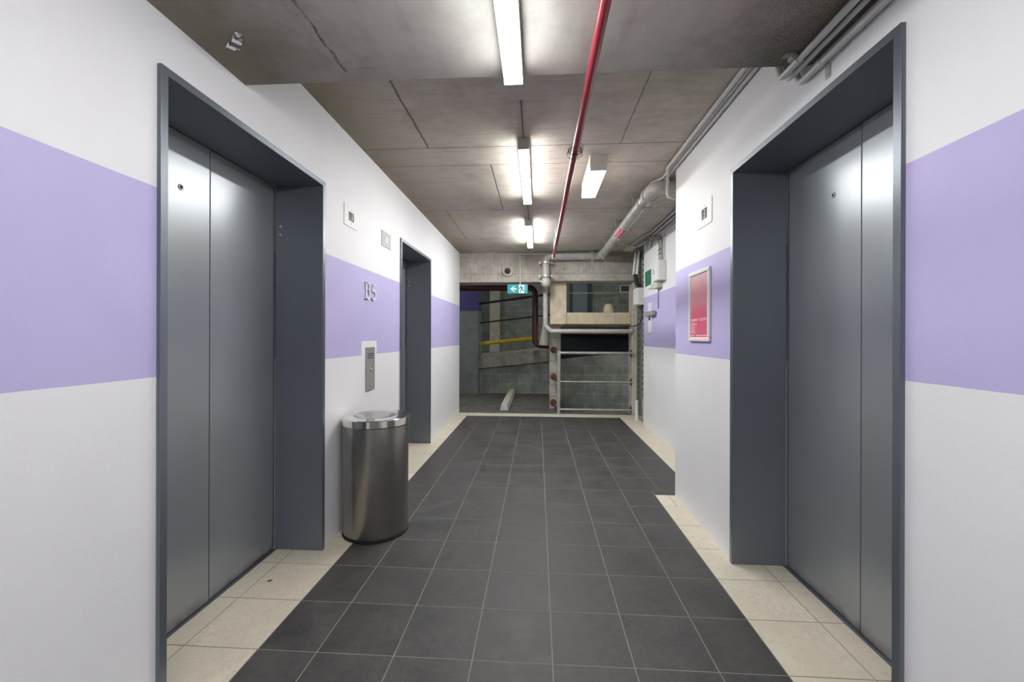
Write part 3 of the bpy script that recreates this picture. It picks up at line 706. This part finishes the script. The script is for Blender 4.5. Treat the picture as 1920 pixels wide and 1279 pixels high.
bm = BM(); stroke(bm, [(5.03, 2.01), (5.03, 1.955), (4.985, 1.955)], .012, boxface, .0002, .0008); stroke(bm, [(5.045, 1.975), (5.01, 1.99)], .010, boxface, .0002, .0008); obj('marker_text', bm, 'blue_ink', lid)
bm = BM(); bx(bm, 1.385, XF - .0005, 4.98, 5.16, 1.79, 1.858); tag(obj('socket_box', bm, 'cream', None, .003), 'small cream box directly under the junction box', 'electrical box')
bm = BM(); bx(bm, XF - .004, XF - .0005, 5.47, 5.76, 1.885, 2.085); tag(obj('green_sign', bm, 'green', None, .001), 'small scuffed green sign left of the junction box', 'sign')
bm = BM(); bx(bm, XF - .03, XF - .0005, 5.40, 5.52, 1.825, 1.875); tag(obj('switch_box', bm, 'plastic', None, .003), 'tiny white box just below the green sign', 'electrical box')
conduit([(1.443, 5.13, 1.79), (1.443, 5.13, 1.55)], .004, 'thin cable dropping from the cream box over the purple band', 0, 'cable', 'wall_cable')
t = thing('door_release', (XF, 5.5, 1.45), 'white vertical release plate with a grey box on the far purple band', 'release unit')
bm = BM(); bx(bm, XF - .012, XF - .0005, 5.42, 5.58, 1.262, 1.655); obj('back_plate', bm, 'plastic', t, .002)
bm = BM(); bx(bm, XF - .05, XF - .0125, 5.22, 5.62, 1.48, 1.535); obj('lever_box', bm, 'conduit_dark', t, .003)
bm = BM(); bx(bm, XF - .018, XF - .0122, 5.46, 5.53, 1.425, 1.46); obj('slot', bm, 'ink', t)
# the strut corner
for nm, a, b, m_, lab in (('cable_strut', 6.26, 6.44, 'tray_dark', 'left green-stained perforated strut at the right end of the corridor'), ('cable_strut', 6.02, 6.17, 'tray', 'right grey perforated strut beside the set-back right wall')):
    t = thing(nm, (1.53, (a + b) / 2, .3), lab, 'strut')
    z0 = .05 if a > 6.2 else .30
    bm = BM(); bx(bm, 1.505, 1.5295, a, b, z0, 2.48); bx(bm, 1.497, 1.505, a, a + .012, z0, 2.48); bx(bm, 1.497, 1.505, b - .012, b, z0, 2.48); obj('channel', bm, m_, t)
    z = z0 + .06
    while z < 2.44:
        bm = BM(); bx(bm, 1.5035, 1.5049, (a + b) / 2 - .022, (a + b) / 2 + .022, z, z + .03); z += .085; obj('slot', bm, 'gap', t)
t = thing('trunking_box', (1.50, 6.05, 1.78), 'white box on the strut at the end of the set-back right wall', 'electrical box')
bm = BM(); bx(bm, 1.392, 1.495, 5.98, 6.20, 1.665, 1.905); obj('case', bm, 'plastic', t, .004)
bm = BM(); bx(bm, 1.386, 1.3915, 5.986, 6.194, 1.671, 1.899); obj('cover', bm, 'plastic', t, .002)
conduit([(1.435, 6.24, 2.46), (1.425, 6.24, 2.40), (1.402, 6.24, 2.12)], .019, 'left thick white conduit dropping to the strut box', .04, 'plastic')
conduit([(1.474, 6.20, 2.46), (1.463, 6.20, 2.40), (1.440, 6.20, 2.12)], .019, 'right thick white conduit dropping to the strut box', .04, 'plastic')
conduit([(1.421, 6.22, 2.117), (1.425, 6.16, 2.0), (1.445, 6.08, 1.906)], .032, 'dark cables bunched between the white conduits and the strut box', .03, 'cable', 'cable_bundle')
conduit([(1.47, 6.02, 1.664), (1.47, 6.02, 1.48), (1.455, 6.10, 1.39), (1.44, 6.45, 1.37), (1.43, 6.59, 1.375), (1.25, 6.60, 1.375)], .009, 'black cable looping from the strut box to the pipe end', .06, 'cable', 'power_cable')
conduit([(1.425, 6.12, 0), (1.425, 6.12, .30)], .020, 'short white tube standing on the floor by the struts', 0, 'plastic', 'floor_tube')
# tangle where conduits leave the wall
bm = BM(); bx(bm, 1.24, 1.38, 6.02, 6.22, CZ - .05, CZ - .0005); tag(obj('ceiling_junction', bm, 'cream', None, .008), 'rusty cream junction block on the ceiling at the conduit tangle', 'electrical box')
random.seed(4)
for k, (p, lab) in enumerate((([(1.30, 5.95, 2.485), (1.36, 5.80, 2.44), (1.41, 5.55, 2.46), (1.42, 5.35, 2.40)], 'white looped conduit at the ceiling tangle'),
        ([(1.28, 6.05, 2.47), (1.34, 5.90, 2.46), (1.39, 5.75, 2.48), (1.43, 5.62, 2.43)], 'shorter looped conduit left in the ceiling tangle'))):
    conduit(p, .012, lab, .05)
for k, (z, lab) in enumerate(((2.485, 'uppermost'), (2.462, 'second'), (2.437, 'lowest'))):
    conduit([(1.06, 6.44, z), (1.28, 6.44, z), (1.38, 6.33, z + .005), (1.45, 6.05, z + .01)], .0065, '%s of the three thin conduits curving along the right of the end beam' % lab, .08, 'conduit_dark')
# conduits on the beam for camera and exit sign
conduit([(-.462, 6.492, 2.285), (-.462, 6.492, 2.495), (.10, 6.492, 2.495), (1.05, 6.492, 2.500)], .0085, 'thin conduit from the dome camera along the top of the beam', .02)
conduit([(-.275, 6.490, 2.480), (-.275, 6.490, 2.062), (-.27, 6.44, 2.045), (-.27, 6.44, 2.016)], .0085, 'thin vertical conduit down to the exit sign', .015)
conduit([(.215, 6.515, 2.40), (.215, 6.515, 2.07)], .0085, 'thin vertical conduit beside the big pipe on the beam', 0)

# dome camera
t = thing('security_camera', (-.467, 6.49, 2.224), 'round security camera with a white ring on the end beam', 'camera')
bm = BM(); lathe(bm, [(.082, 0), (.082, .03), (.076, .042), (.064, .046), (.058, .040), (.056, .028), (0, .028)], (-.467, 6.499, 2.224), '-Y', 40); obj('ring', bm, 'cream', t)
bm = BM(); lathe(bm, [(.057, .0285), (.052, .036), (.042, .036)], (-.467, 6.499, 2.224), '-Y', 40); obj('bezel', bm, 'conduit_dark', t)
bm = BM(); lathe(bm, [(.043, .030)] + [(.043 * math.cos(a), .036 + .036 * math.sin(a)) for a in [PI / 2 * k / 8 for k in range(8)]] + [(0, .072)], (-.467, 6.499, 2.224), '-Y', 32); obj('dome', bm, 'lens', t)

# exit sign
sx0, sx1, sz0, sz1, sy = -.466, -.155, 1.872, 2.014, 6.44
t = thing('exit_sign', (-.31, sy, 2.014), 'green exit sign with white arrow and running figure under the beam', 'exit sign')
bm = BM(); bx(bm, sx0, sx1, sy - .012, sy + .012, sz0, sz1); obj('sign_body', bm, 'teal', t, .002)
def sgn(u, v, t_): return (sx0 + u * (sx1 - sx0), sy - .012 - t_, sz0 + v * (sz1 - sz0))
bm = BM(); xa, xb = sx0 + .565 * (sx1 - sx0), sx0 + .84 * (sx1 - sx0); bx(bm, xa, xb, sy - .0132, sy - .0122, sz0 + .006, sz1 - .006); d = obj('doorway_symbol', bm, 'sign_white', t)
def poly(bm, pts, a, b):
    A = [bm.verts.new(sgn(p[0], p[1], a)) for p in pts]; B = [bm.verts.new(sgn(p[0], p[1], b)) for p in pts]
    bm.faces.new(A); bm.faces.new(B[::-1])
    for k in range(len(pts)): bm.faces.new([A[k], B[k], B[(k + 1) % len(pts)], A[(k + 1) % len(pts)]])
bm = BM()
poly(bm, [(.13, .50), (.33, .83), (.395, .83), (.255, .575)], .0003, .0014); poly(bm, [(.13, .50), (.255, .425), (.395, .17), (.33, .17)], .0003, .0014)
poly(bm, [(.13, .5), (.255, .575), (.45, .575), (.45, .425), (.255, .425)], .0003, .0014); obj('arrow', bm, 'sign_white', t)
W = (sx1 - sx0); Hh = (sz1 - sz0)
def sg2(u, v, t_): return (sx0 + u, sy - .0133 - t_, sz0 + v)
bm = BM()
lathe(bm, [(0, .001), (.0085, .001), (.0085, 0)], sg2(.207, .116, 0), '-Y', 14)
stroke(bm, [(.210, .104), (.222, .066)], .020, sg2, .0001, .001)
stroke(bm, [(.207, .100), (.188, .086), (.180, .070)], .009, sg2, .0001, .001)
stroke(bm, [(.214, .100), (.236, .088), (.246, .096)], .009, sg2, .0001, .001)
stroke(bm, [(.220, .068), (.203, .045), (.197, .016)], .011, sg2, .0001, .001)
stroke(bm, [(.223, .068), (.238, .047), (.260, .038)], .011, sg2, .0001, .001)
obj('running_figure', bm, 'man', d)

# ------------------------------------------------------------------ railing across the void
t = thing('railing', (.33, 6.60, 0), 'galvanised three-rail barrier in front of the lower opening', 'railing')
bm = BM(); tube(bm, [(.332, 6.60, 0), (.332, 6.60, .985)], .024, 16); obj('post', bm, 'rail', t)
bm = BM(); bx(bm, .26, .40, 6.54, 6.66, 0, .006); obj('base_plate', bm, 'rail', t, .001)
for z, r in ((.958, .022), (.508, .013), (.075, .015)):
    bm = BM(); tube(bm, [(.332, 6.60 + .0, z), (1.462, 6.60, z)], r, 14)
    rl = obj('rail', bm, 'rail', t)
    bm = BM(); lathe(bm, [(.0, .0), (.055, .0), (.055, .01), (r + .006, .016), (r + .006, .03), (0, .03)], (1.462, 6.66, z), '-X', 20); obj('flange', bm, 'rust', rl)
    bm = BM(); tube(bm, [(.332, 6.60, z), (.30, 6.72, z + .012), (.27, 7.09, z + .03)], .015, 12, .03); lathe(bm, [(.0, .0), (.055, .0), (.055, .01), (.03, .018), (0, .018)], (.268, 7.1, z + .03), '-Y', 20); obj('wall_stay', bm, 'rust', rl)

# ------------------------------------------------------------------ car park things
t = BM()
y0, y1 = 6.84, 8.85
prism(t, [(-.612, 0), (-.474, 0), (-.492, .10), (-.50, .105), (-.585, .105), (-.594, .10)], 1, y0, y1)
tag(obj('wheel_stop', t, 'stop', None, .004), 'long white concrete wheel stop on the car park floor', 'wheel stop')
t = BM(); tube(t, [(-2.4, 7.6, 2.095), (-.045, 7.6, 2.095), (-.045, 7.6, 1.06), (.35, 7.6, 1.04)], .054, 20, .12)
tag(obj('maroon_pipe', t, 'maroon'), 'dark maroon pipe bending down beyond the exit sign', 'pipe')
t = BM(); tube(t, [(.13, 7.45, 1.62), (.13, 7.45, 1.45), (.105, 7.45, 1.06)], .05, 20, 0, radii=[.035, .037, .085])
tag(obj('rain_funnel', t, 'pipe_grey'), 'grey tapering downpipe funnel beside the maroon pipe', 'funnel')
t = BM(); tube(t, [(-1.95, 8.99, .98), (.35, 8.99, 1.222)], .043, 14); tag(obj('kerb_rail', t, 'yellow'), 'yellow painted rail along the sloping ramp edge', 'rail')
t = BM(); tube(t, [(-1.95, 9.02, 1.83), (.35, 9.02, 2.135)], .026, 12); tag(obj('guard_rail', t, 'rail_dark'), 'upper dark handrail sloping along the ramp', 'rail')
t = BM(); tube(t, [(-1.95, 9.02, 1.425), (.35, 9.02, 1.69)], .017, 12); tag(obj('guard_rail', t, 'rail_dark'), 'lower thin dark handrail sloping along the ramp', 'rail')
t = BM(); tube(t, [(.456, 6.95, 1.93), (1.463, 6.95, 1.93)], .009, 10); tag(obj('window_bar', t, 'rail'), 'thin horizontal bar across the upper opening', 'bar')
t = BM(); tube(t, [(.40, 9.6, 1.28), (3.5, 9.6, 1.28)], .05, 14); tag(obj('maroon_pipe', t, 'maroon'), 'dark red horizontal pipe in the shadow above the railing', 'pipe')
d = thing('door_4', (1.3, 12.98, 1.2), 'blue-grey door with dark frame seen through the upper opening', 'door', None, 'structure')
bm = BM(); bx(bm, .98, 1.07, 12.9, 12.995, 1.25, 3.1); obj('jamb', bm, 'park_jamb', d); bm = BM(); bx(bm, 1.52, 1.64, 12.9, 12.995, 1.25, 3.1); obj('jamb', bm, 'park_jamb', d)
bm = BM(); bx(bm, 1.072, 1.518, 12.93, 12.995, 1.25, 3.08); obj('door_leaf', bm, 'park_door', d)
d = thing('wall_panel', (2.7, 12.98, 2.68), 'dark navy panel with a pale edge at the right of the upper opening', 'panel')
bm = BM(); bx(bm, 2.50, 3.0, 12.96, 12.995, 2.575, 2.79); obj('panel_frame', bm, 'plastic', d); bm = BM(); bx(bm, 2.53, 2.98, 12.95, 12.959, 2.60, 2.765); obj('panel_face', bm, 'navy', d)
bm = BM(); lathe(bm, [(0, 0), (.085, 0), (.085, .10), (.07, .16), (.035, .19), (0, .20)], (1.165, 6.98, 1.562), seg=24)
tag(obj('rounded_post', bm, 'sill'), 'small rounded pale stub standing behind the concrete sill', 'post')
